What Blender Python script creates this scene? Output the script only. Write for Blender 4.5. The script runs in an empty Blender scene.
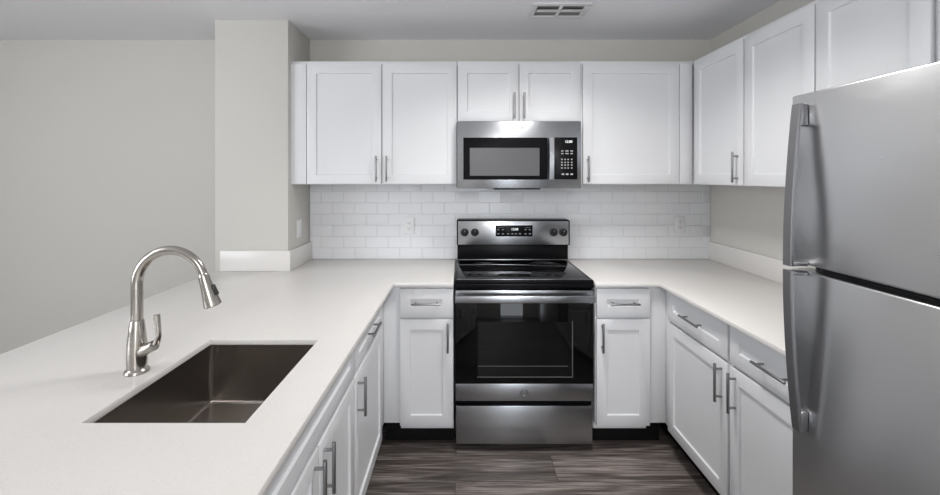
import bpy, bmesh, math, random
from mathutils import Vector, Matrix
R = math.radians
scn = bpy.context.scene
COL = scn.collection

# ---------------------------------------------------------------- camera
cam_d = bpy.data.cameras.new('camera')
cam = bpy.data.objects.new('camera', cam_d); COL.objects.link(cam)
cam.location = (0, 0, 1.48); cam.rotation_euler = (R(90), 0, 0)
cam_d.sensor_width = 36; cam_d.lens = 410 / 940 * 36
cam_d.shift_x = 8 / 940; cam_d.shift_y = -70.5 / 940
cam_d.clip_start = 0.02
scn.camera = cam

# ---------------------------------------------------------------- world, lights, exposure
w = bpy.data.worlds.new('daylight'); scn.world = w; w.use_nodes = True
w.node_tree.nodes['Background'].inputs[0].default_value = (0.80, 0.88, 1.0, 1)
w.node_tree.nodes['Background'].inputs[1].default_value = 2.0
def area(name, loc, rot, sx, sy, power, col=(1, 1, 1), shape='RECTANGLE'):
    d = bpy.data.lights.new(name, 'AREA'); d.shape = shape; d.size = sx; d.size_y = sy
    d.energy = power; d.color = col
    o = bpy.data.objects.new(name, d); COL.objects.link(o)
    o.location = loc; o.rotation_euler = tuple(R(a) for a in rot)
    return o
def globe(name, loc, r, power, col):
    d = bpy.data.lights.new(name, 'POINT'); d.shadow_soft_size = r; d.energy = power; d.color = col
    o = bpy.data.objects.new(name, d); COL.objects.link(o); o.location = loc
downlight = area('kitchen_ceiling_downlight', (0.44, 1.64, 2.42), (0, 0, 0), 0.36, 0.36, 15.5, (1, 0.975, 0.945), 'DISK')
downlight.data.spread = R(135)
globe('dining_side_fill', (-2.3, 0.6, 2.05), 0.18, 18, (1, 0.975, 0.945))  # added fill for the left wall and right-hand cabinets, no known fixture
globe('living_front_fill', (0.08, -1.75, 2.14), 0.20, 72, (1, 0.975, 0.945))  # unseen frontal fill, added behind the camera to brighten the kitchen
area('patio_daylight', (0.52, -3.02, 1.15), (90, 0, 0), 1.0, 2.0, 26, (0.93, 0.96, 1.0))
area('left_wall_fill', (-4.32, -0.6, 1.45), (90, 0, -90), 2.2, 1.4, 60, (0.93, 0.96, 1.0))  # ambient fill added at the left wall opening, lifts faces turned left
scn.view_settings.view_transform = 'Standard'
scn.view_settings.look = 'None'
scn.view_settings.gamma = 1
scn.view_settings.use_curve_mapping = False
scn.view_settings.exposure = -0.04

# ---------------------------------------------------------------- materials
def mat(name, col, rough=0.5, metal=0.0, spec=0.5, coat=0.0):
    m = bpy.data.materials.new(name); m.use_nodes = True
    b = m.node_tree.nodes['Principled BSDF']
    b.inputs['Base Color'].default_value = (*col, 1)
    b.inputs['Roughness'].default_value = rough
    b.inputs['Metallic'].default_value = metal
    b.inputs['Specular IOR Level'].default_value = spec
    b.inputs['Coat Weight'].default_value = coat
    return m
def N(m, t, **kw):
    n = m.node_tree.nodes.new(t)
    for k, v in kw.items():
        if k in n.inputs: n.inputs[k].default_value = v
        else: setattr(n, k, v)
    return n
def L(m, a, b): m.node_tree.links.new(a, b)
def bsdf(m): return m.node_tree.nodes['Principled BSDF']
def coords(m, scale, loc=(0, 0, 0)):
    tc = N(m, 'ShaderNodeTexCoord'); mp = N(m, 'ShaderNodeMapping')
    mp.inputs['Scale'].default_value = scale; mp.inputs['Location'].default_value = loc
    L(m, tc.outputs['Object'], mp.inputs['Vector']); return mp.outputs['Vector']
def noise(m, vec, scale, detail=4, rough=0.5):
    n = N(m, 'ShaderNodeTexNoise'); n.inputs['Scale'].default_value = scale
    n.inputs['Detail'].default_value = detail; n.inputs['Roughness'].default_value = rough
    L(m, vec, n.inputs['Vector']); return n.outputs['Fac']
def ramp(m, fac, stops):
    r = N(m, 'ShaderNodeValToRGB'); e = r.color_ramp.elements
    e[0].position, e[0].color = stops[0][0], (*stops[0][1], 1)
    e[1].position, e[1].color = stops[-1][0], (*stops[-1][1], 1)
    for p, c in stops[1:-1]:
        x = e.new(p); x.color = (*c, 1)
    L(m, fac, r.inputs['Fac']); return r.outputs['Color']
def bump(m, h, strength, dist=0.01):
    b = N(m, 'ShaderNodeBump'); b.inputs['Strength'].default_value = strength
    b.inputs['Distance'].default_value = dist
    L(m, h, b.inputs['Height']); L(m, b.outputs['Normal'], bsdf(m).inputs['Normal'])

def wall_paint(name, col):
    m = mat(name, col, 0.85, spec=0.25)
    v = coords(m, (1, 1, 1)); bump(m, noise(m, v, 160, 3), 0.06, 0.004); return m
M_wall = wall_paint('greige_wall_paint', (0.595, 0.582, 0.548))
M_ceil = wall_paint('ceiling_paint', (0.87, 0.875, 0.90))
M_cab = mat('white_cabinet_paint', (0.725, 0.733, 0.752), 0.38, spec=0.4)
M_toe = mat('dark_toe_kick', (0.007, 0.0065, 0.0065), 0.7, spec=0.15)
M_white = mat('white_plastic', (0.76, 0.765, 0.77), 0.35)
M_duct = mat('grey_duct_metal', (0.22, 0.22, 0.225), 0.8)
M_slot = mat('dark_slot', (0.02, 0.02, 0.02), 0.6)
M_tile = mat('white_glazed_tile', (0.75, 0.763, 0.785), 0.20, spec=0.4)
M_grout = mat('pale_grout', (0.60, 0.61, 0.63), 0.9)
M_black = mat('black_enamel', (0.006, 0.006, 0.007), 0.25, spec=0.1)
M_glass = mat('black_glass', (0.003, 0.003, 0.0035), 0.03, spec=0.3)
M_ovenwin = mat('oven_window_glass', (0.0038, 0.0038, 0.0042), 0.04, spec=0.3)
M_mwwin = mat('microwave_window_glass', (0.085, 0.085, 0.09), 0.3, spec=0.3)
M_burn = mat('burner_ring_print', (0.055, 0.055, 0.058), 0.2)
M_mark = mat('white_print', (0.42, 0.42, 0.42), 0.6)
M_greymark = mat('grey_print', (0.25, 0.25, 0.26), 0.5)
M_border = mat('dim_window_border', (0.10, 0.10, 0.105), 0.4)
M_knob = mat('black_knob', (0.010, 0.010, 0.011), 0.45, spec=0.3)
M_gasket = mat('dark_gasket', (0.012, 0.012, 0.013), 0.6)
M_fside = mat('grey_fridge_side', (0.16, 0.16, 0.165), 0.5)
M_digit = bpy.data.materials.new('lit_digits'); M_digit.use_nodes = True
bsdf(M_digit).inputs['Emission Color'].default_value = (0.9, 0.97, 1, 1)
bsdf(M_digit).inputs['Emission Strength'].default_value = 1.0
M_logo = mat('grey_emblem', (0.22, 0.22, 0.23), 0.35, 1.0)
M_logo2 = mat('silver_emblem', (0.75, 0.75, 0.76), 0.4, 1.0)

def steel(name, col, rough, aniso=0.48, smudge=0.03, axis='Z', rot=0.25, streak=(2, 2, 300)):
    m = mat(name, col, rough, 1.0)
    t = N(m, 'ShaderNodeTangent', direction_type='RADIAL', axis=axis); L(m, t.outputs[0], bsdf(m).inputs['Tangent'])
    bsdf(m).inputs['Anisotropic'].default_value = aniso; bsdf(m).inputs['Anisotropic Rotation'].default_value = rot
    n = noise(m, coords(m, streak), 1.0, 3, 0.5); n2 = noise(m, coords(m, (2.2, 2.2, 7.0)), 2.2, 5, 0.62)
    a = N(m, 'ShaderNodeMath', operation='MULTIPLY'); L(m, n, a.inputs[0]); a.inputs[1].default_value = 0.012
    c = N(m, 'ShaderNodeMath', operation='MULTIPLY_ADD'); L(m, n2, c.inputs[0]); c.inputs[1].default_value = smudge
    c.inputs[2].default_value = rough - 0.006 - smudge / 2
    d = N(m, 'ShaderNodeMath', operation='ADD'); L(m, a.outputs[0], d.inputs[0]); L(m, c.outputs[0], d.inputs[1])
    L(m, d.outputs[0], bsdf(m).inputs['Roughness'])
    return m
M_steel = steel('brushed_steel', (0.435, 0.45, 0.472), 0.26)
M_steelx = steel('brushed_fridge_steel', (0.60, 0.605, 0.615), 0.29, 0.6, 0.05)
M_steels = steel('smudged_fridge_steel', (0.61, 0.615, 0.625), 0.30, 0.6, 0.15)
M_fhandle = mat('fridge_handle_steel', (0.27, 0.27, 0.28), 0.42, 1.0)
M_pull = mat('satin_nickel_pull', (0.31, 0.31, 0.315), 0.36, 1.0)
M_nickel = mat('brushed_nickel', (0.43, 0.405, 0.375), 0.21, 1.0)
M_sink = mat('dark_sink_steel', (0.41, 0.38, 0.355), 0.24, 1.0)

# counter: off white quartz with fine flecks
M_count = mat('quartz_counter', (0.72, 0.70, 0.68), 0.26, spec=0.45)
v = coords(M_count, (1, 1, 1))
L(M_count, ramp(M_count, noise(M_count, v, 260, 3, 0.7), [(0.28, (0.64, 0.62, 0.595)), (0.42, (0.725, 0.706, 0.685)), (0.8, (0.75, 0.733, 0.715))]), bsdf(M_count).inputs['Base Color'])

# floor: grey brown vinyl planks running across the room
M_floor = mat('vinyl_plank_floor', (0.1, 0.09, 0.08), 0.42, spec=0.4)
def make_floor(m):
    tc = N(m, 'ShaderNodeTexCoord'); mp = N(m, 'ShaderNodeMapping')
    mp.inputs['Location'].default_value = (-0.468 + 12.2, -1.99 + 0.19 * 41, 0)
    L(m, tc.outputs['Object'], mp.inputs['Vector'])
    br = N(m, 'ShaderNodeTexBrick'); br.offset = 0.41; br.offset_frequency = 2
    br.inputs['Scale'].default_value = 1; br.inputs['Brick Width'].default_value = 1.22
    br.inputs['Row Height'].default_value = 0.19; br.inputs['Mortar Size'].default_value = 0.0012
    br.inputs['Mortar Smooth'].default_value = 0.1
    br.inputs['Color1'].default_value = (0, 0, 0, 1); br.inputs['Color2'].default_value = (1, 1, 1, 1)
    br.inputs['Mortar'].default_value = (0.5, 0.5, 0.5, 1)
    L(m, mp.outputs[0], br.inputs['Vector'])
    # per-plank shift of the grain
    sh = N(m, 'ShaderNodeVectorMath', operation='MULTIPLY_ADD')
    L(m, br.outputs['Color'], sh.inputs[0]); sh.inputs[1].default_value = (7, 3, 5); L(m, tc.outputs['Object'], sh.inputs[2])
    m1 = N(m, 'ShaderNodeMapping'); m1.inputs['Scale'].default_value = (2.2, 42, 1); L(m, sh.outputs[0], m1.inputs[0])
    m2 = N(m, 'ShaderNodeMapping'); m2.inputs['Scale'].default_value = (5, 190, 1); L(m, sh.outputs[0], m2.inputs[0])
    m3 = N(m, 'ShaderNodeMapping'); m3.inputs['Scale'].default_value = (1.3, 7, 1); L(m, sh.outputs[0], m3.inputs[0])
    n1 = N(m, 'ShaderNodeTexNoise'); n1.inputs['Scale'].default_value = 1; n1.inputs['Detail'].default_value = 6; n1.inputs['Distortion'].default_value = 1.2
    L(m, m1.outputs[0], n1.inputs['Vector'])
    n2 = noise(m, m2.outputs[0], 1, 4, 0.6); n3 = noise(m, m3.outputs[0], 1.2, 4, 0.55)
    a = N(m, 'ShaderNodeMath', operation='MULTIPLY_ADD'); L(m, n1.outputs['Fac'], a.inputs[0]); a.inputs[1].default_value = 0.44
    b = N(m, 'ShaderNodeMath', operation='MULTIPLY'); L(m, n2, b.inputs[0]); b.inputs[1].default_value = 0.36
    L(m, b.outputs[0], a.inputs[2])
    c = N(m, 'ShaderNodeMath', operation='MULTIPLY_ADD'); L(m, n3, c.inputs[0]); c.inputs[1].default_value = 0.24; L(m, a.outputs[0], c.inputs[2])
    d = N(m, 'ShaderNodeMath', operation='MULTIPLY_ADD'); L(m, br.outputs['Color'], d.inputs[0]); d.inputs[1].default_value = 0.09; L(m, c.outputs[0], d.inputs[2])
    colr = ramp(m, d.outputs[0], [(0.42, (0.022, 0.018, 0.016)), (0.51, (0.070, 0.057, 0.052)), (0.58, (0.120, 0.101, 0.093)), (0.69, (0.30, 0.262, 0.242))])
    mix = N(m, 'ShaderNodeMixRGB'); L(m, br.outputs['Fac'], mix.inputs[0]); L(m, colr, mix.inputs[1]); mix.inputs[2].default_value = (0.02, 0.017, 0.016, 1)
    L(m, mix.outputs[0], bsdf(m).inputs['Base Color'])
    bump(m, n2, 0.08, 0.002)
make_floor(M_floor)

# ---------------------------------------------------------------- mesh helpers
class MB:
    def __init__(s): s.bm = bmesh.new()
    def _merge(s, t, M=None):
        if M is not None: bmesh.ops.transform(t, matrix=M, verts=t.verts)
        me = bpy.data.meshes.new('tmp'); t.to_mesh(me); t.free()
        s.bm.from_mesh(me); bpy.data.meshes.remove(me)
    def box(s, x0, x1, y0, y1, z0, z1, bev=0.0015, seg=2, M=None):
        t = bmesh.new(); bmesh.ops.create_cube(t, size=1)
        bmesh.ops.scale(t, vec=(x1 - x0, y1 - y0, z1 - z0), verts=t.verts)
        bmesh.ops.translate(t, vec=((x0 + x1) / 2, (y0 + y1) / 2, (z0 + z1) / 2), verts=t.verts)
        if bev: bmesh.ops.bevel(t, geom=t.edges[:], offset=bev, segments=seg, profile=0.5, affect='EDGES')
        s._merge(t, M); return s
    def cyl(s, p, q, r, r2=None, seg=20, bev=0.0, M=None):
        p, q = Vector(p), Vector(q); d = q - p
        t = bmesh.new()
        bmesh.ops.create_cone(t, cap_ends=True, segments=seg, radius1=r, radius2=r if r2 is None else r2, depth=d.length)
        if bev:
            e = [e for e in t.edges if len(e.link_faces) == 2 and any(len(f.verts) > 4 for f in e.link_faces)]
            bmesh.ops.bevel(t, geom=e, offset=bev, segments=2, profile=0.5, affect='EDGES')
        bmesh.ops.transform(t, matrix=Matrix.Translation((p + q) / 2) @ d.to_track_quat('Z', 'Y').to_matrix().to_4x4(), verts=t.verts)
        s._merge(t, M); return s
    def lathe(s, prof, seg=32, M=None):
        t = bmesh.new(); rings = []
        for r, z in prof:
            rings.append([t.verts.new((r * math.cos(2 * math.pi * k / seg), r * math.sin(2 * math.pi * k / seg), z)) for k in range(seg)])
        for a, b in zip(rings, rings[1:]):
            for k in range(seg): t.faces.new((a[k], a[(k + 1) % seg], b[(k + 1) % seg], b[k]))
        t.faces.new(rings[0][::-1]); t.faces.new(rings[-1])
        s._merge(t, M); return s
    def tube(s, pts, radii, seg=20, closed=False):
        t = bmesh.new(); pts = [Vector(p) for p in pts]; rings = []; n = len(pts); up = None
        for i, p in enumerate(pts):
            a = pts[(i - 1) % n] if (closed or i) else p; b = pts[(i + 1) % n] if (closed or i < n - 1) else p
            d = (b - a).normalized()
            if up is None: up = d.orthogonal().normalized()
            up = (up - d * up.dot(d)).normalized(); sd = d.cross(up)
            r = radii[i] if isinstance(radii, (list, tuple)) else radii
            rings.append([t.verts.new(p + (up * math.cos(2 * math.pi * k / seg) + sd * math.sin(2 * math.pi * k / seg)) * r) for k in range(seg)])
        pr = list(zip(rings, rings[1:])) + ([(rings[-1], rings[0])] if closed else [])
        for a, b in pr:
            for k in range(seg): t.faces.new((a[k], a[(k + 1) % seg], b[(k + 1) % seg], b[k]))
        if not closed: t.faces.new(rings[0][::-1]); t.faces.new(rings[-1])
        s._merge(t); return s
    def ring(s, c, r, tr, axis='Z', seg=48):
        pts = []
        for k in range(seg):
            a = 2 * math.pi * k / seg; u, v_ = r * math.cos(a), r * math.sin(a)
            pts.append(Vector(c) + (Vector((u, v_, 0)) if axis == 'Z' else Vector((u, 0, v_))))
        return s.tube(pts, tr, 8, True)
    def annulus(s, c, r0, r1, h, seg=56):
        t = bmesh.new(); R4 = []
        for r, z in ((r0, 0), (r0, h), (r1, h), (r1, 0)):
            R4.append([t.verts.new((c[0] + r * math.cos(2 * math.pi * k / seg), c[1] + r * math.sin(2 * math.pi * k / seg), c[2] + z)) for k in range(seg)])
        for i in range(4):
            a, b = R4[i], R4[(i + 1) % 4]
            for k in range(seg): t.faces.new((a[k], b[k], b[(k + 1) % seg], a[(k + 1) % seg]))
        s._merge(t); return s
    def poly(s, pts2, depth, M=None, bev=0.0):
        """outline in XZ, extruded along +Y by depth"""
        t = bmesh.new(); f = t.faces.new([t.verts.new((x, 0, z)) for x, z in pts2])
        r = bmesh.ops.extrude_face_region(t, geom=[f])
        bmesh.ops.translate(t, vec=(0, depth, 0), verts=[g for g in r['geom'] if isinstance(g, bmesh.types.BMVert)])
        bmesh.ops.recalc_face_normals(t, faces=t.faces)
        if bev: bmesh.ops.bevel(t, geom=t.edges[:], offset=bev, segments=2, profile=0.5, affect='EDGES')
        s._merge(t, M); return s
    def slab(s, xs, ys, inc, z0, z1, bev=0.002):
        t = bmesh.new(); V = {}
        def vv(i, j):
            if (i, j) not in V: V[i, j] = t.verts.new((xs[i], ys[j], z0))
            return V[i, j]
        fs = []
        for i in range(len(xs) - 1):
            for j in range(len(ys) - 1):
                if inc((xs[i] + xs[i + 1]) / 2, (ys[j] + ys[j + 1]) / 2):
                    fs.append(t.faces.new((vv(i, j), vv(i + 1, j), vv(i + 1, j + 1), vv(i, j + 1))))
        r = bmesh.ops.extrude_face_region(t, geom=fs)
        bmesh.ops.translate(t, vec=(0, 0, z1 - z0), verts=[g for g in r['geom'] if isinstance(g, bmesh.types.BMVert)])
        bmesh.ops.recalc_face_normals(t, faces=t.faces)
        e = [e for e in t.edges if len(e.link_faces) == 2 and e.calc_face_angle(0) > 0.5]
        bmesh.ops.bevel(t, geom=e, offset=bev, segments=2, profile=0.5, affect='EDGES')
        s._merge(t); return s
    def build(s, name, m, parent=None, loc=(0, 0, 0), smooth=True):
        bmesh.ops.recalc_face_normals(s.bm, faces=s.bm.faces)
        me = bpy.data.meshes.new(name); s.bm.to_mesh(me); s.bm.free()
        me.materials.append(m)
        if smooth:
            me.shade_smooth(); me.set_sharp_from_angle(angle=R(35))
        o = bpy.data.objects.new(name, me); COL.objects.link(o); o.location = loc
        if parent is not None: o.parent = parent
        return o
def tag(o, label, cat, group=None):
    o['label'] = label; o['category'] = cat
    if group: o['group'] = group
    return o
def thing(name, label, cat, loc=(0, 0, 0), rotz=0, group=None):
    o = bpy.data.objects.new(name, None); COL.objects.link(o); o.empty_display_size = 0.1
    o.location = loc; o.rotation_euler = (0, 0, R(rotz)); return tag(o, label, cat, group)
def struct(name, mb, m):
    o = mb.build(name, m); o['kind'] = 'structure'; return o
def text_mesh(body, size, depth=0.0004, font_shear=0.0):
    c = bpy.data.curves.new('t', 'FONT'); c.body = body; c.size = size; c.extrude = depth
    c.align_x = 'CENTER'; c.align_y = 'CENTER'; c.shear = font_shear
    o = bpy.data.objects.new('t', c); COL.objects.link(o)
    dg = bpy.context.evaluated_depsgraph_get(); me = bpy.data.meshes.new_from_object(o.evaluated_get(dg))
    bpy.data.objects.remove(o); bpy.data.curves.remove(c)
    return me
def add_text(mb, body, size, M, shear=0.0, depth=0.0004):
    me = text_mesh(body, size, depth, shear); me.transform(M); mb.bm.from_mesh(me); bpy.data.meshes.remove(me)
FRONT = Matrix.Rotation(R(90), 4, 'X')     # text in XY -> faces -Y

# ---------------------------------------------------------------- dimensions
YB = 2.837        # back wall
XR = 1.716        # right wall
ZC = 2.43         # ceiling
ZK = 0.914        # counter top
TF = YB - 0.010   # tile face

# ---------------------------------------------------------------- room shell
struct('floor', MB().box(-4.3, XR, -3.0, YB, -0.1, 0.0, 0), M_floor)
struct('ceiling', MB().box(-4.3, XR, -3.0, YB, ZC, ZC + 0.1, 0), M_ceil)
struct('wall_back', MB().box(-4.3, XR + 0.1, YB, YB + 0.1, -0.1, ZC + 0.1, 0), M_wall)
struct('wall_right', MB().box(XR, XR + 0.1, -3.0, YB, -0.1, ZC + 0.1, 0), M_wall)
wl = MB()
for a in ((-3.0, -1.7, -0.1, 2.53), (0.5, YB, -0.1, 2.53), (-1.7, 0.5, -0.1, 0.75), (-1.7, 0.5, 2.15, 2.53)):
    wl.box(-4.4, -4.3, a[0], a[1], a[2], a[3], 0)
struct('wall_left', wl, M_wall)
wf = MB()
for a in ((-4.4, 0.02, -0.1, 2.53), (1.02, XR + 0.1, -0.1, 2.53), (0.02, 1.02, 2.15, 2.53), (0.02, 1.02, -0.1, 0.0)):
    wf.box(a[0], a[1], -3.1, -3.0, a[2], a[3], 0)
struct('wall_front', wf, M_wall)
struct('wall_pillar', MB().box(-1.494, -1.052, 2.479, YB, 0, ZC, 0.0015), M_wall)
bb = MB().box(-4.298, -1.4945, YB - 0.014, YB - 0.0005, 0.0005, 0.09, 0.003)
struct('baseboard_back', bb, M_white)

# subway tile backsplash: individual tiles in a running bond, each very slightly out of true
random.seed(4)
tl = MB(); P, Hh = 0.1545, 0.0775
def tile_quad(mb, x0, x1, z0, z1):
    g = 0.0009; x0 += g; x1 -= g; z0 += g; z1 -= g
    if x1 - x0 < 0.004: return
    a, b, c = random.gauss(0, 0.0002), random.gauss(0, 0.0002), random.gauss(0, 0.00015)
    bv = 0.0016
    t = mb.bm
    back = [t.verts.new(p) for p in ((x0, YB - 0.003, z0), (x1, YB - 0.003, z0), (x1, YB - 0.003, z1), (x0, YB - 0.003, z1))]
    rim = [t.verts.new(p) for p in ((x0, TF + bv, z0), (x1, TF + bv, z0), (x1, TF + bv, z1), (x0, TF + bv, z1))]
    fr = [t.verts.new(p) for p in ((x0 + bv, TF + c - a - b, z0 + bv), (x1 - bv, TF + c + a - b, z0 + bv), (x1 - bv, TF + c + a + b, z1 - bv), (x0 + bv, TF + c - a + b, z1 - bv))]
    for q, r in ((back, rim), (rim, fr)):
        for k in range(4): t.faces.new((q[k], q[(k + 1) % 4], r[(k + 1) % 4], r[k]))
    t.faces.new(fr)
for row in range(7):
    z0 = ZK + 0.001 + row * Hh; z1 = min(z0 + Hh, 1.4335)
    x = -0.816 - 2 * P + (0 if row % 2 else P / 2)
    while x < XR:
        a, b = max(x, -1.0505), min(x + P, XR - 0.001)
        if b > a: tile_quad(tl, a, b, z0, z1)
        x += P
struct('trim_1', tl, M_tile)
struct('trim_2', MB().box(-1.051, XR - 0.0005, YB - 0.0075, YB - 0.0004, ZK + 0.0005, 1.434, 0), M_grout)

# ---------------------------------------------------------------- cabinets
def shaker(w_, h, t=0.019, stile=0.056, rec=0.008):
    """door slab in local coords: x 0..w, y -t..0 (front is -y), z 0..h"""
    bm = bmesh.new(); bmesh.ops.create_cube(bm, size=1)
    bmesh.ops.scale(bm, vec=(w_, t, h), verts=bm.verts)
    bmesh.ops.translate(bm, vec=(w_ / 2, -t / 2, h / 2), verts=bm.verts)
    bmesh.ops.bevel(bm, geom=bm.edges[:], offset=0.0015, segments=2, profile=0.5, affect='EDGES')
    bm.normal_update()
    f = min(bm.faces, key=lambda q: q.calc_center_median().y)
    st = min(stile, h * 0.385)
    bmesh.ops.inset_region(bm, faces=[f], thickness=st - 0.0015, depth=0, use_even_offset=True)
    bmesh.ops.inset_region(bm, faces=[f], thickness=0.0035, depth=-rec, use_even_offset=True)
    mb = MB(); mb.bm.free(); mb.bm = bm
    return mb
def pull(parent, c, length, vertical, name='handle'):
    """bar pull; c is the bar centre on the door face, local"""
    x, y, z = c; mb = MB(); h = length / 2; s_ = h - 0.022; off = 0.030
    if vertical:
        mb.cyl((x, y - off, z - h), (x, y - off, z + h), 0.0058, bev=0.001, seg=16)
        for k in (-1, 1): mb.cyl((x, y, z + k * s_), (x, y - off, z + k * s_), 0.0045, seg=12)
    else:
        mb.cyl((x - h, y - off, z), (x + h, y - off, z), 0.0058, bev=0.001, seg=16)
        for k in (-1, 1): mb.cyl((x + k * s_, y, z), (x + k * s_, y - off, z), 0.0045, seg=12)
    return mb.build(name, M_pull, parent)
T = 0.019
def door(root, x0, x1, z0, z1, handle=None, name='door', hl=0.152, hm=None, hin=0.027):
    """handle: 'lb','rb','lt','rt' (corner) or 'h' horizontal on a drawer, None"""
    o = shaker(x1 - x0, z1 - z0).build(name, M_cab, root, (x0, -0.0005, z0))
    wd, h = x1 - x0, z1 - z0
    if handle == 'h': pull(o, (wd / 2, -T, h / 2), hm or 0.152, False)
    elif handle:
        hx = hin if handle[0] == 'l' else wd - hin
        hz = 0.014 + hl / 2 if handle[1] == 'b' else h - 0.014 - hl / 2
        pull(o, (hx, -T, hz), hl, True)
    return o
UZ0, UZ1 = 1.4345, 2.194; DU0, DU1 = 1.4375, 2.173
FY = 2.532
# back wall uppers (local x = world x)
c1 = thing('wall_cabinet', 'white two-door wall cabinet beside the beige pillar', 'cabinet', (-1.0515, FY, UZ0))
def cab_body(root, x0, x1, dep, z0, z1, name='cabinet_body'):
    return MB().box(x0, x1, 0, dep, z0, z1, 0.0015).build(name, M_cab, root)
def zr(z): return z - UZ0
UD = YB - FY - 0.0005
cab_body(c1, 0, 1.0215, UD, 0, UZ1 - UZ0)
door(c1, -0.951 + 1.0515, -0.4955 + 1.0515, zr(DU0), zr(DU1), 'rb', hl=0.157)
door(c1, -0.4865 + 1.0515, -0.0335 + 1.0515, zr(DU0), zr(DU1), 'lb', hl=0.157)
MB().box(0.0005, 0.0965, -0.0195, -0.0003, 0.003, UZ1 - UZ0 - 0.021, 0.0012).build('filler', M_cab, c1)
c2 = thing('wall_cabinet', 'short white two-door wall cabinet above the microwave', 'cabinet', (-0.0295, FY, 1.818))
cab_body(c2, 0, 0.7575, UD, 0, UZ1 - 1.818)
door(c2, 0.0045, 0.3755, 0.004, DU1 - 1.818, 'rb', hl=0.157)
door(c2, 0.3815, 0.753, 0.004, DU1 - 1.818, 'lb', hl=0.157)
c3 = thing('wall_cabinet', 'white single-door wall cabinet just right of the microwave', 'cabinet', (0.7285, FY, UZ0))
cab_body(c3, 0, 0.699, UD, 0, UZ1 - UZ0)
door(c3, 0.0135, 0.602, zr(DU0), zr(DU1), 'lb', hl=0.157)
MB().box(0.6065, 0.679, -0.0195, -0.0003, 0.003, UZ1 - UZ0 - 0.021, 0.0012).build('filler', M_cab, c3)
# right wall uppers, front faces -x; local x runs towards the camera
FX = 1.428; RD = XR - FX - 0.0005
c4 = thing('wall_cabinet', 'white wall cabinet at the corner of the right wall, one visible pull', 'cabinet', (FX, TF + 0.009, UZ0), -90)
y4 = TF + 0.009
cab_body(c4, 0.0, y4 - 2.052, RD, 0, UZ1 - UZ0)
door(c4, y4 - 2.488, y4 - 2.056, zr(DU0), zr(DU1), 'rb', hl=0.157, hin=0.036)
c5 = thing('wall_cabinet', 'tall white two-door wall cabinet rising behind the fridge handle', 'cabinet', (FX, 2.0515, UZ0), -90)
cab_body(c5, 0, 2.0515 - 1.222, RD, 0, UZ1 - UZ0)
door(c5, 0.0055, 2.0515 - 1.641, zr(DU0), zr(DU1), 'rb', hl=0.157)
door(c5, 2.0515 - 1.633, 2.0515 - 1.234, zr(DU0), zr(DU1), 'lb', hl=0.157)
c6 = thing('wall_cabinet', 'white wall cabinet over the near half of the fridge, cut by the photo edge', 'cabinet', (FX, 1.2215, 1.80), -90)
cab_body(c6, 0, 0.85, RD, 0, UZ1 - 1.80)
door(c6, 0.008, 0.423, 0.004, DU1 - 1.80, 'rb')
door(c6, 0.427, 0.842, 0.004, DU1 - 1.80, 'lb')

# base cabinets
BF = 2.227; BZ = 0.8935; DT = 0.877; DB = 0.727; OT = 0.713; OB = 0.140
def base_body(root, segs, dep, toe, open_top=False):
    """segs: list of (x0, x1, z0) carcass boxes; toe: (x0, x1)"""
    mb = MB()
    for x0, x1, z0 in segs:
        if not open_top:
            mb.box(x0, x1, 0, dep, max(z0, 0.1385), BZ, 0.0012)
            if z0 < 0.133: mb.box(x0, x1, 0.032, dep, z0, 0.139, 0.0008)
        else:
            mb.box(x0, x0 + 0.018, 0, dep, z0, BZ, 0.0008); mb.box(x1 - 0.018, x1, 0, dep, z0, BZ, 0.0008)
            mb.box(x0 + 0.018, x1 - 0.018, dep - 0.012, dep, z0, BZ, 0.0008); mb.box(x0 + 0.018, x1 - 0.018, 0, dep - 0.012, z0, z0 + 0.018, 0.0008)
            mb.box(x0 + 0.018, x1 - 0.018, 0, 0.019, BZ - 0.19, BZ, 0.0008)
            mb.box((x0 + x1) / 2 - 0.03, (x0 + x1) / 2 + 0.03, 0, 0.019, z0 + 0.018, BZ - 0.19, 0.0008)
    mb.build('cabinet_body', M_cab, root)
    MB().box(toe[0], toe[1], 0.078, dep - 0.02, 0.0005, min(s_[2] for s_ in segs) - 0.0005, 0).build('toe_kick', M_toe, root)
BD = YB - BF - 0.0005
b1 = thing('base_cabinet', 'white base cabinet between the range and the sink peninsula', 'cabinet', (-0.4255, BF, 0))
base_body(b1, [(0.0, 0.0895, 0.145), (0.0895, 0.3795, 0.096)], BD, (0.0, 0.3795))
door(b1, 0.0915, 0.3765, DB, DT, 'h', 'drawer', hm=0.158)
door(b1, 0.0915, 0.3765, OB, OT, 'rt', hl=0.155)
b2 = thing('base_cabinet', 'narrow white base cabinet just right of the range', 'cabinet', (0.722, BF, 0))
base_body(b2, [(0.0, 0.292, 0.096), (0.292, 0.3855, 0.145)], BD, (0.0, 0.3855))
door(b2, 0.0035, 0.2905, DB, DT, 'h', 'drawer', hm=0.158)
door(b2, 0.0035, 0.2905, OB, OT, 'lt', hl=0.155)
# right wall base: two drawers over two doors, runs behind the fridge
BX = 1.108; RBD = XR - BX - 0.0005; y0 = YB - 0.001
b3 = thing('base_cabinet', 'white base cabinet with two drawers over two doors beside the fridge', 'cabinet', (BX, y0, 0), -90)
base_body(b3, [(0.0, y0 - 1.172, 0.125)], RBD, (0.0, y0 - 1.172))
for a, b, hh in ((2.170, 1.682, 'rt'), (1.668, 1.180, 'lt')):
    door(b3, y0 - a, y0 - b, DB, DT + 0.003, 'h', 'drawer', hm=0.158)
    door(b3, y0 - a, y0 - b, OB, OT, hh, hl=0.16, hin=0.036)
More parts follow.
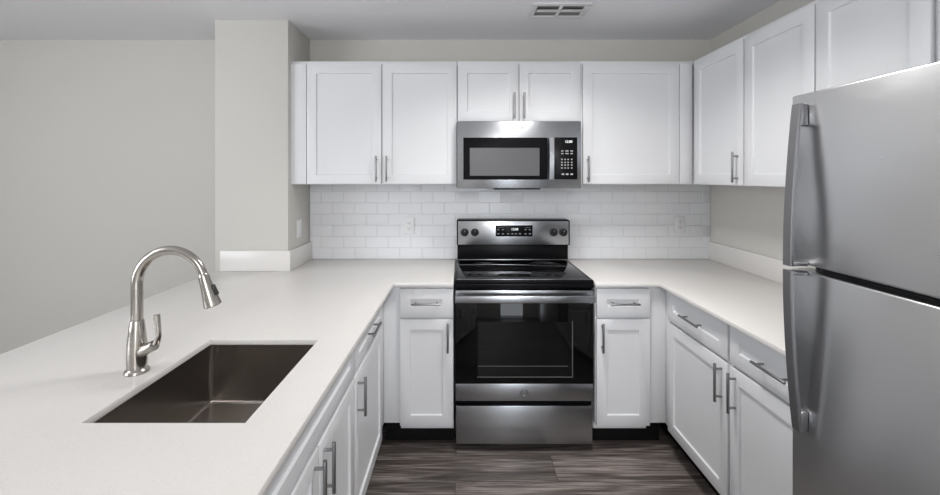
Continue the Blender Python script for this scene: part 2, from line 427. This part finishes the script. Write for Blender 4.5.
# peninsula, front faces +x; local x runs away from the camera
PX = -0.4265; PD = 0.61
b4 = thing('base_cabinet', 'white peninsula base cabinet with drawer, beyond the sink', 'cabinet', (PX, 1.5585, 0), 90)
base_body(b4, [(0.0, y0 - 1.5585, 0.125)], PD, (0.0, y0 - 1.5585))
door(b4, 0.004, 0.535, DB, DT, 'h', 'drawer', hm=0.158)
door(b4, 0.004, 0.535, OB, OT, 'lt', hl=0.150, hin=0.036)
b5 = thing('base_cabinet', 'white sink base cabinet with two doors under the sink', 'cabinet', (PX, 0.778, 0), 90)
base_body(b5, [(0.0, 0.780, 0.125)], PD, (0.0, 0.780), True)
door(b5, 0.004, 0.776, DB, DT, None, 'false_front')
door(b5, 0.004, 0.387, OB, OT, 'rt', hl=0.150, hin=0.036)
door(b5, 0.393, 0.776, OB, OT, 'lt', hl=0.150, hin=0.036)
b6 = thing('base_cabinet', 'white peninsula base cabinet closest to the camera, at the lower photo edge', 'cabinet', (PX, 0.02, 0), 90)
base_body(b6, [(0.0, 0.7575, 0.125)], PD, (0.0, 0.7575))
door(b6, 0.004, 0.7535, DB, DT, 'h', 'drawer'); door(b6, 0.004, 0.376, OB, OT, 'rt'); door(b6, 0.381, 0.7535, OB, OT, 'lt')

# ---------------------------------------------------------------- countertops
SX0, SX1, SY0, SY1 = -0.877, -0.50, 0.945, 1.430
CF = 2.189
ct = thing('countertop', 'off-white quartz counter with the sink cut into it', 'countertop', (0, 0, 0))
xs = [-1.475, -1.0515, SX0, SX1, -0.365, -0.045]; ys = [0.0, SY0, SY1, CF, 2.4785, YB - 0.0005]
def inc(x, y):
    if x > -0.365 and y < CF: return False
    if x < -1.0515 and y > 2.4785: return False
    if SX0 < x < SX1 and SY0 < y < SY1: return False
    return True
MB().slab(xs, ys, inc, ZK - 0.020, ZK).build('counter_slab', M_count, ct)
LZ = 1.036
MB().slab([-1.452, -1.0515, -1.0315], [2.4585, 2.4785, TF - 0.001], lambda x, y: y < 2.4785 or x > -1.0515, ZK + 0.0003, LZ, 0.0015).build('backsplash_lip', M_count, ct)
cr = thing('countertop', 'off-white quartz counter running from the range to the fridge', 'countertop', (0, 0, 0))
MB().slab([0.7135, 1.0545, XR - 0.0005], [1.15, CF, YB - 0.0005], lambda x, y: y > CF or x > 1.0545, ZK - 0.020, ZK).build('counter_slab', M_count, cr)
MB().box(XR - 0.0205, XR - 0.0006, 1.15, TF - 0.001, ZK + 0.0003, LZ, 0.0015).build('backsplash_lip', M_count, cr)

# ---------------------------------------------------------------- sink
sk = thing('kitchen_sink', 'rectangular stainless steel sink set under the counter', 'sink', (0, 0, 0))
def basin(x0, x1, y0_, y1_, zt, zb, r):
    t = bmesh.new()
    bmesh.ops.create_cube(t, size=1)
    bmesh.ops.scale(t, vec=(x1 - x0, y1_ - y0_, zt - zb), verts=t.verts)
    bmesh.ops.translate(t, vec=((x0 + x1) / 2, (y0_ + y1_) / 2, (zt + zb) / 2), verts=t.verts)
    top = max(t.faces, key=lambda f: f.calc_center_median().z)
    bmesh.ops.delete(t, geom=[top], context='FACES_ONLY')
    e = [e for e in t.edges if len(e.link_faces) == 2]
    bmesh.ops.bevel(t, geom=e, offset=r, segments=5, profile=0.5, affect='EDGES')
    be = [e for e in t.edges if len(e.link_faces) == 1]
    r_ = bmesh.ops.extrude_edge_only(t, edges=be)
    cx, cy = (x0 + x1) / 2, (y0_ + y1_) / 2
    for v_ in [g for g in r_['geom'] if isinstance(g, bmesh.types.BMVert)]:
        v_.co.x += 0.012 if v_.co.x > cx else -0.012
        v_.co.y += 0.012 if v_.co.y > cy else -0.012
    bmesh.ops.reverse_faces(t, faces=t.faces)
    return t
mb = MB(); mb.bm.free(); mb.bm = basin(SX0 - 0.004, SX1 + 0.004, SY0 - 0.004, SY1 + 0.004, ZK - 0.0205, 0.690, 0.013)
me = bpy.data.meshes.new('basin'); mb.bm.to_mesh(me); mb.bm.free(); me.materials.append(M_sink); me.shade_smooth(); me.set_sharp_from_angle(angle=R(35))
bo = bpy.data.objects.new('basin', me); COL.objects.link(bo); bo.parent = sk
sl = bo.modifiers.new('thickness', 'SOLIDIFY'); sl.thickness = 0.0015; sl.offset = -1
MB().lathe([(0.012, 0.0), (0.043, 0.0), (0.043, 0.003), (0.036, 0.0035), (0.030, 0.001), (0.012, 0.001)], 32).build('drain', M_nickel, sk, ((SX0 + SX1) / 2, 1.1, 0.6902))

# ---------------------------------------------------------------- faucet
fc = thing('kitchen_faucet', 'tall brushed nickel gooseneck faucet beside the sink', 'faucet', (-0.943, 1.190, ZK + 0.0003))
MB().lathe([(0.0315, 0), (0.0315, 0.004), (0.029, 0.009), (0.0250, 0.013), (0.0250, 0.018), (0.0256, 0.05), (0.0245, 0.085), (0.0208, 0.118), (0.0174, 0.148), (0.0164, 0.150)], 40).build('base', M_nickel, fc)
pts = []; rad = []
zv = 0.255; ra = 0.098
for k in range(12): pts.append((0, 0, 0.148 + (zv - 0.148) * k / 11)); rad.append(0.0150)
for k in range(1, 37):
    a = math.pi * (1 - 0.915 * k / 36)
    pts.append((ra + ra * math.cos(a), 0, zv + ra * math.sin(a))); rad.append(0.0150 - 0.0032 * k / 36)
MB().tube(pts, rad, 24).build('spout', M_nickel, fc)
e1 = Vector(pts[-1]); dr = (Vector(pts[-1]) - Vector(pts[-2])).normalized()
Mh = Matrix.Translation(e1) @ dr.to_track_quat('Z', 'Y').to_matrix().to_4x4()
hd = MB().lathe([(0.0120, -0.004), (0.0132, 0.0), (0.0142, 0.006), (0.0158, 0.028), (0.0195, 0.058), (0.0232, 0.086), (0.0232, 0.092), (0.020, 0.094), (0.019, 0.092)], 32, Mh).build('spray_head', M_nickel, fc)
sdx = Vector((-dr.z, 0, dr.x)); sdx = sdx if sdx.x > 0 else -sdx
bc = e1 + dr * 0.050 + sdx * 0.0200
Mb_ = Matrix.Translation(bc) @ Matrix(((sdx.x, 0, dr.x, 0), (0, 1, 0, 0), (sdx.z, 0, dr.z, 0), (0, 0, 0, 1))) @ Matrix.Rotation(R(8), 4, 'Y')
MB().box(-0.0025, 0.0025, -0.007, 0.007, -0.016, 0.016, 0.002, M=Mb_).build('spray_button', M_slot, hd)
lv = MB().cyl((0.014, -0.004, 0.060), (0.062, -0.014, 0.084), 0.0165, 0.0145, 24, 0.002)
lv.tube([(0.056, -0.013, 0.082), (0.068, -0.014, 0.092), (0.073, -0.014, 0.112), (0.071, -0.014, 0.140), (0.067, -0.014, 0.170)], [0.0085, 0.0085, 0.0075, 0.0075, 0.0090], 16)
lv.build('lever', M_nickel, fc)

# ---------------------------------------------------------------- range
rx0, rx1 = -0.0385, 0.7085; RW = rx1 - rx0; RY = 2.207     # door face plane
rg = thing('oven_range', 'freestanding stainless steel and black electric range', 'oven', (rx0, RY, 0))
MB().box(0.002, RW - 0.002, 0.030, YB - RY - 0.03, 0.03, 0.905, 0.002).build('range_body', M_black, rg)
for fx in (0.05, RW - 0.05):
    for fy in (0.09, 0.55):
        MB().cyl((fx, fy, 0.0005), (fx, fy, 0.030), 0.016).build('foot', M_black, rg)
ctp = MB().box(-0.001, RW + 0.001, -0.002, 0.560, 0.9055, 0.924, 0.004)
ctp.box(0.0, RW, -0.004, 0.03, 0.884, 0.9055, 0.003)
ck = ctp.build('cooktop', M_black, rg)
MB().box(0.018, RW - 0.018, 0.018, 0.515, 0.9242, 0.9262, 0.0006).build('cooktop_glass', M_glass, ck)
ckf = MB().box(0.010, RW - 0.010, 0.0085, 0.0165, 0.9242, 0.9275, 0.001)
ckf.build('front_trim', M_steel, ck)
for (x, y, r) in ((0.18, 0.385, 0.075), (0.565, 0.385, 0.095), (0.20, 0.155, 0.10), (0.56, 0.155, 0.075)):
    b = MB()
    for k in (1.0, 0.62): b.annulus((x, y, 0.92625), r * k - 0.0035, r * k, 0.0002)
    b.build('burner_ring', M_burn, ck)
# backguard
BGY = 2.727 - RY
bg = MB().box(0.008, RW - 0.003, BGY, BGY + 0.075, 0.9265, 1.036, 0.004)
bg.poly([(0.0, 1.028), (0.0, 1.190), (0.010, 1.197), (RW - 0.007, 1.197), (RW + 0.003, 1.190), (RW + 0.003, 1.028)], 0.085, Matrix.Translation((0.004, BGY - 0.008, 0)), 0.002)
bgo = bg.build('backguard', M_black, rg)
MB().box(0.012, RW - 0.005, BGY - 0.006, BGY, 0.9268, 0.934, 0.002).build('rear_trim', M_steel, rg)
cp = MB().box(0.012, RW - 0.002, BGY - 0.0135, BGY - 0.0082, 1.032, 1.188, 0.002).build('control_panel', M_steel, rg)
PY = BGY - 0.0136
def px(p): return (p - 462) / 150.8 - rx0
for p in (464.6, 474.8, 553.5, 563.2):
    kz = 1.48 - 55.3 / 150.8
    k = MB().cyl((px(p), PY, kz), (px(p), PY - 0.006, kz), 0.026, 0.0255, 28, 0.0015)
    k.cyl((px(p), PY - 0.006, kz), (px(p), PY - 0.020, kz), 0.020, 0.0185, 28, 0.002)
    k.box(px(p) - 0.0045, px(p) + 0.0045, PY - 0.030, PY - 0.019, kz - 0.020, kz + 0.020, 0.002)
    ko = k.build('knob', M_knob, cp)
    MB().box(px(p) - 0.001, px(p) + 0.001, PY - 0.0306, PY - 0.030, kz + 0.006, kz + 0.018, 0).build('pointer', M_mark, cp)
dz0, dz1 = 1.48 - 59.3 / 150.8, 1.48 - 48.2 / 150.8
dx0, dx1 = px(495.6), px(532.4)
MB().box(dx0, dx1, PY - 0.002, PY, dz0, dz1, 0.0009, 2).build('display_panel', M_black, cp)
kp = MB()
for i, bx in enumerate((498.2, 502.8, 508, 512.2, 515.8, 519.8, 525.4, 529.6)):
    kp.box(px(bx) - 0.007, px(bx) + 0.007, PY - 0.0025, PY - 0.002, dz0 + 0.014, dz0 + 0.021, 0)
for bx in (498.2, 502.8, 525.4, 529.6): kp.box(px(bx) - 0.007, px(bx) + 0.007, PY - 0.0025, PY - 0.002, dz0 + 0.042, dz0 + 0.048, 0)
for bx in (500.5, 527.5): kp.box(px(bx) - 0.018, px(bx) + 0.018, PY - 0.0025, PY - 0.002, dz0 + 0.058, dz0 + 0.060, 0)
kp.build('button_print', M_greymark, cp)
dg = MB(); add_text(dg, '12:00', 0.021, Matrix.Translation((px(514.5), PY - 0.0026, dz0 + 0.047)) @ FRONT); dg.build('clock_digits', M_digit, cp)
# oven door
DZ0, DZ1 = 0.276, 0.872
od = MB().box(0.0, RW, 0.0, 0.0295, DZ0, DZ1, 0.002).build('oven_door', M_black, rg)
MB().box(0.004, RW - 0.004, -0.004, -0.0003, 0.370, 0.834, 0.001).build('door_glass', M_glass, od)
wpx = lambda p: (p - 462) / 186.2 - rx0
wz = lambda q: 1.48 - (q - 177) / 186.2
MB().box(wpx(478), wpx(572), -0.0046, -0.0041, wz(377), wz(322), 0).build('oven_window', M_ovenwin, od)
wfr = MB()
for a in ((477, 573, 376.6, 377.6), (572, 573, 321, 377)):
    wfr.box(wpx(a[0]), wpx(a[1]), -0.0052, -0.0046, wz(a[3]), wz(a[2]), 0)
wfr.box(wpx(478), wpx(568), -0.0052, -0.0046, wz(366.6), wz(365.9), 0)
wfr.build('window_border', M_border, od)
MB().box(0.004, RW - 0.004, -0.005, -0.0003, DZ0 + 0.001, 0.369, 0.0015).build('lower_trim', M_steel, od)
MB().box(0.002, RW - 0.002, -0.006, -0.0003, 0.835, DZ1 - 0.001, 0.0015).build('upper_trim', M_steel, od)
vs = MB()
for k in range(5): vs.box(0.15 + k * 0.104, 0.236 + k * 0.104, -0.0066, -0.0060, 0.843, 0.848, 0)
vs.build('vent_slots', M_slot, od)
hb = MB().box(0.002, RW - 0.006, -0.058, -0.040, 0.816, 0.855, 0.006, 3)
for k in (0.03, RW - 0.03): hb.box(k - 0.014, k + 0.014, -0.045, -0.0062, 0.822, 0.842, 0.003)
hb.build('door_handle', M_steel, od)
def emblem(c, r, m1, parent, name='logo'):
    e = MB(); e.ring(c, r, r * 0.10, 'Y', 40)
    e.ring(c, r * 0.80, r * 0.035, 'Y', 40)
    add_text(e, 'GE', r * 1.05, Matrix.Translation((c[0], c[1] - 0.0004, c[2])) @ FRONT, 0.3, 0.0005)
    return e.build(name, m1, parent)
emblem((wpx(524), -0.0056, wz(392.5)), 0.0195, M_logo, od)
# storage drawer
sd = MB().box(0.006, RW - 0.006, 0.0, 0.0295, 0.042, 0.247, 0.003).build('storage_drawer', M_steel, rg)
# ---------------------------------------------------------------- microwave
mx0, mx1 = -0.0285, 0.7125; MW = mx1 - mx0; MY = 2.452; MZ0, MZ1 = 1.412, 1.8135; MH = MZ1 - MZ0
mw = thing('microwave_oven', 'stainless steel microwave mounted over the range', 'microwave', (mx0, MY, MZ0))
MB().box(-0.004, MW + 0.004, 0.024, YB - MY - 0.012, 0.004, MH, 0.003).build('casing', M_black, mw)
MB().box(MW * 0.30, MW * 0.68, 0.03, 0.16, -0.008, 0.0035, 0.003).build('lamp_cover', M_black, mw)
mpx = lambda p: (p - 462) / 167.2 - mx0
mz = lambda q: 1.48 - (q - 177) / 167.2 - MZ0
face = MB().box(0, MW, 0, 0.0235, 0, MH, 0.003).build('front_frame', M_steel, mw)
md = MB().box(mpx(463.3), mpx(547.4), -0.004, -0.0003, mz(179.6), mz(137.6), 0.001).build('door', M_black, mw)
MB().box(mpx(469.8), mpx(539.3), -0.0048, -0.0042, mz(175.7), mz(148), 0).build('window', M_mwwin, md)
mh = MB(); hp = []
for k in range(13):
    t = k / 12; hp.append((0, -0.030 - 0.012 * math.sin(math.pi * t), mz(179.5) + (mz(138) - mz(179.5)) * t))
for a, b in zip(hp, hp[1:]):
    pass
tb = bmesh.new(); hw0, hw1 = mpx(547.6), mpx(553.4); rows = []
for (x_, y_, z_) in hp:
    rows.append([tb.verts.new((hw0, y_ + 0.012, z_)), tb.verts.new((hw0 + 0.004, y_, z_)), tb.verts.new((hw1 - 0.004, y_, z_)), tb.verts.new((hw1, y_ + 0.012, z_))])
for a, b in zip(rows, rows[1:]):
    for k in range(4): tb.faces.new((a[k], a[(k + 1) % 4], b[(k + 1) % 4], b[k]))
tb.faces.new(rows[0]); tb.faces.new(rows[-1][::-1]); mh._merge(tb)
for zz in (mz(176.5), mz(141)): mh.box(hw0 + 0.006, hw1 - 0.006, -0.024, -0.0003, zz - 0.012, zz + 0.012, 0.002)
mh.build('handle', M_steel, md)
mc = MB().box(mpx(554.6), mpx(577.2), -0.003, -0.0003, mz(179.3), mz(137.4), 0.001).build('control_panel', M_black, mw)
kk = MB()
def dot(p, q, wd, hd_): kk.box(mpx(p) - wd / 2, mpx(p) + wd / 2, -0.0036, -0.0031, mz(q) - hd_ / 2, mz(q) + hd_ / 2, 0)
for q in (151, 153.6):
    for p, wd in ((562.2, 0.013), (566.8, 0.019), (571.5, 0.015)): dot(p, q, wd, 0.006)
for q in (159.4, 162.4, 165, 168):
    for p in (561.8, 565, 568, 571.6): dot(p, q, 0.0085, 0.007)
for p in (562.8, 567.1, 571.6): dot(p, 174.2, 0.015, 0.009)
kk.build('button_print', M_mark, mc)
dd = MB(); add_text(dd, '12:00', 0.020, Matrix.Translation((mpx(568.5), -0.0037, mz(141.8))) @ FRONT); dd.build('clock_digits', M_digit, mc)
emblem((mpx(519.8), -0.0008, mz(128.6)), 0.017, M_logo2, mw)

# ---------------------------------------------------------------- refrigerator
fx0 = 0.91; fy0, fy1 = 0.377, 1.132; FW = fy1 - fy0
fr = thing('refrigerator', 'stainless steel top-freezer fridge with two curved handles', 'fridge', (fx0, fy1, 0), -90)
# local: x 0..FW towards the camera, y depth away from the aisle, front at y=0
MB().box(0.004, FW - 0.004, 0.075, XR - fx0 - 0.03, 0.02, 1.685, 0.006).build('fridge_body', M_fside, fr)
MB().box(0.02, FW - 0.02, 0.09, 0.70, 0.0005, 0.0195, 0).build('base_grille', M_black, fr)
MB().box(0.010, FW - 0.010, 0.058, 0.0745, 0.03, 1.68, 0).build('gasket', M_gasket, fr)
fz = MB().box(0, FW, 0, 0.0575, 1.247, 1.702, 0.005, 4).build('freezer_door', M_steels, fr)
fd = MB().box(0, FW, 0, 0.0575, 0.045, 1.231, 0.005, 4).build('fridge_door', M_steelx, fr)
MB().box(FW - 0.07, FW - 0.01, 0.02, 0.12, 1.7025, 1.718, 0.004).build('hinge_cover', M_fside, fr)
def fridge_handle(parent, prof, mount_z, end_z, x0, x1):
    """strap with bowed profile: prof = [(z, standoff)], joined to the door by two blocks"""
    t = bmesh.new(); rows = []; th = 0.009
    n = len(prof)
    for z, s_ in prof:
        rows.append([t.verts.new((x0 + 0.001, -s_ + th, z)), t.verts.new((x0, -s_ + 0.002, z)), t.verts.new((x0 + 0.002, -s_, z)), t.verts.new((x1 - 0.002, -s_, z)), t.verts.new((x1, -s_ + 0.002, z)), t.verts.new((x1 - 0.001, -s_ + th, z))])
    for a, b in zip(rows, rows[1:]):
        for k in range(6): t.faces.new((a[k], a[(k + 1) % 6], b[(k + 1) % 6], b[k]))
    t.faces.new(rows[0][::-1]); t.faces.new(rows[-1])
    bmesh.ops.recalc_face_normals(t, faces=t.faces)
    m_ = MB(); m_._merge(t)
    for z0, z1, s_ in (mount_z, end_z):
        m_.box(x0 + 0.001, x1 - 0.001, -s_ + 0.004, -0.0003, min(z0, z1), max(z0, z1), 0.003)
    return m_.build('handle', M_fhandle, parent)
def bow(za, zb, s0, s1, p, n=24):
    out = []
    for k in range(n + 1):
        t = k / n; out.append((za + (zb - za) * t, s0 + (s1 - s0) * math.sin(t * math.pi / 2) ** p))
    return out
fridge_handle(fz, bow(1.674, 1.245, 0.023, 0.048, 0.9), (1.616, 1.672, 0.025), (1.245, 1.256, 0.048), 0.028, 0.057)
fridge_handle(fd, bow(0.808, 1.233, 0.023, 0.048, 0.9), (0.810, 0.862, 0.025), (1.221, 1.232, 0.048), 0.028, 0.057)

# ---------------------------------------------------------------- outlets, switch, vent
def outlet(x, z, label):
    o = thing('wall_outlet', label, 'outlet', (x, TF - 0.0012, z), 0)
    MB().box(-0.035, 0.035, -0.006, 0, -0.057, 0.057, 0.0025).build('cover_plate', M_white, o)
    for k in (-0.02, 0.02):
        s_ = MB().box(-0.017, 0.017, -0.0085, -0.0062, k - 0.0145, k + 0.0145, 0.001).build('socket', M_white, o)
        q = MB()
        for sx in (-0.0065, 0.0065): q.box(sx - 0.0012, sx + 0.0012, -0.0089, -0.0085, k - 0.003, k + 0.006, 0)
        q.cyl((0, -0.0085, k - 0.008), (0, -0.0089, k - 0.008), 0.0022, seg=10)
        q.build('slots', M_slot, s_)
outlet(-0.365, 1.48 - 48.8 / 145.3, 'white electrical outlet on the tile left of the range')
outlet(1.497, 1.48 - 47.5 / 145.3, 'white electrical outlet on the tile near the right corner')
sw = thing('light_switch', 'white wall switch on the inner side of the beige pillar', 'switch', (-1.0515, 2.64, 1.148), 90)
MB().box(-0.036, 0.036, -0.006, -0.0003, -0.057, 0.057, 0.0025).build('cover_plate', M_white, sw)
MB().box(-0.016, 0.016, -0.0095, -0.0062, -0.032, 0.032, 0.0015).build('rocker', M_white, sw)

vt = thing('ceiling_vent', 'white louvered air vent set in the ceiling', 'vent', (0.550, 2.335, ZC))
fm = MB()
vx, vy = 0.165, 0.105; b_ = 0.034
fm.box(-vx, vx, -vy, -vy + b_, -0.008, -0.0004, 0.002); fm.box(-vx, vx, vy - b_, vy, -0.008, -0.0004, 0.002)
fm.box(-vx, -vx + b_, -vy + b_, vy - b_, -0.008, -0.0004, 0.002); fm.box(vx - b_, vx, -vy + b_, vy - b_, -0.008, -0.0004, 0.002)
fm.box(-0.008, 0.008, -vy + b_, vy - b_, -0.012, -0.0004, 0.002)
fm.build('vent_frame', M_white, vt)
MB().box(-vx + b_, vx - b_, -vy + b_, vy - b_, -0.0022, -0.0006, 0).build('vent_duct', M_duct, vt)
for side in (-1, 1):
    for yy, hw, an in ((-0.020, 0.025, 8),):
        Ml = Matrix.Translation((side * (0.008 + vx - b_) / 2, yy, -0.0125 if an > 0 else -0.0165)) @ Matrix.Rotation(R(an), 4, 'X')
        MB().box(-0.060, 0.060, -hw, hw, -0.001, 0.001, 0.0006, M=Ml).build('louver', M_white, vt)
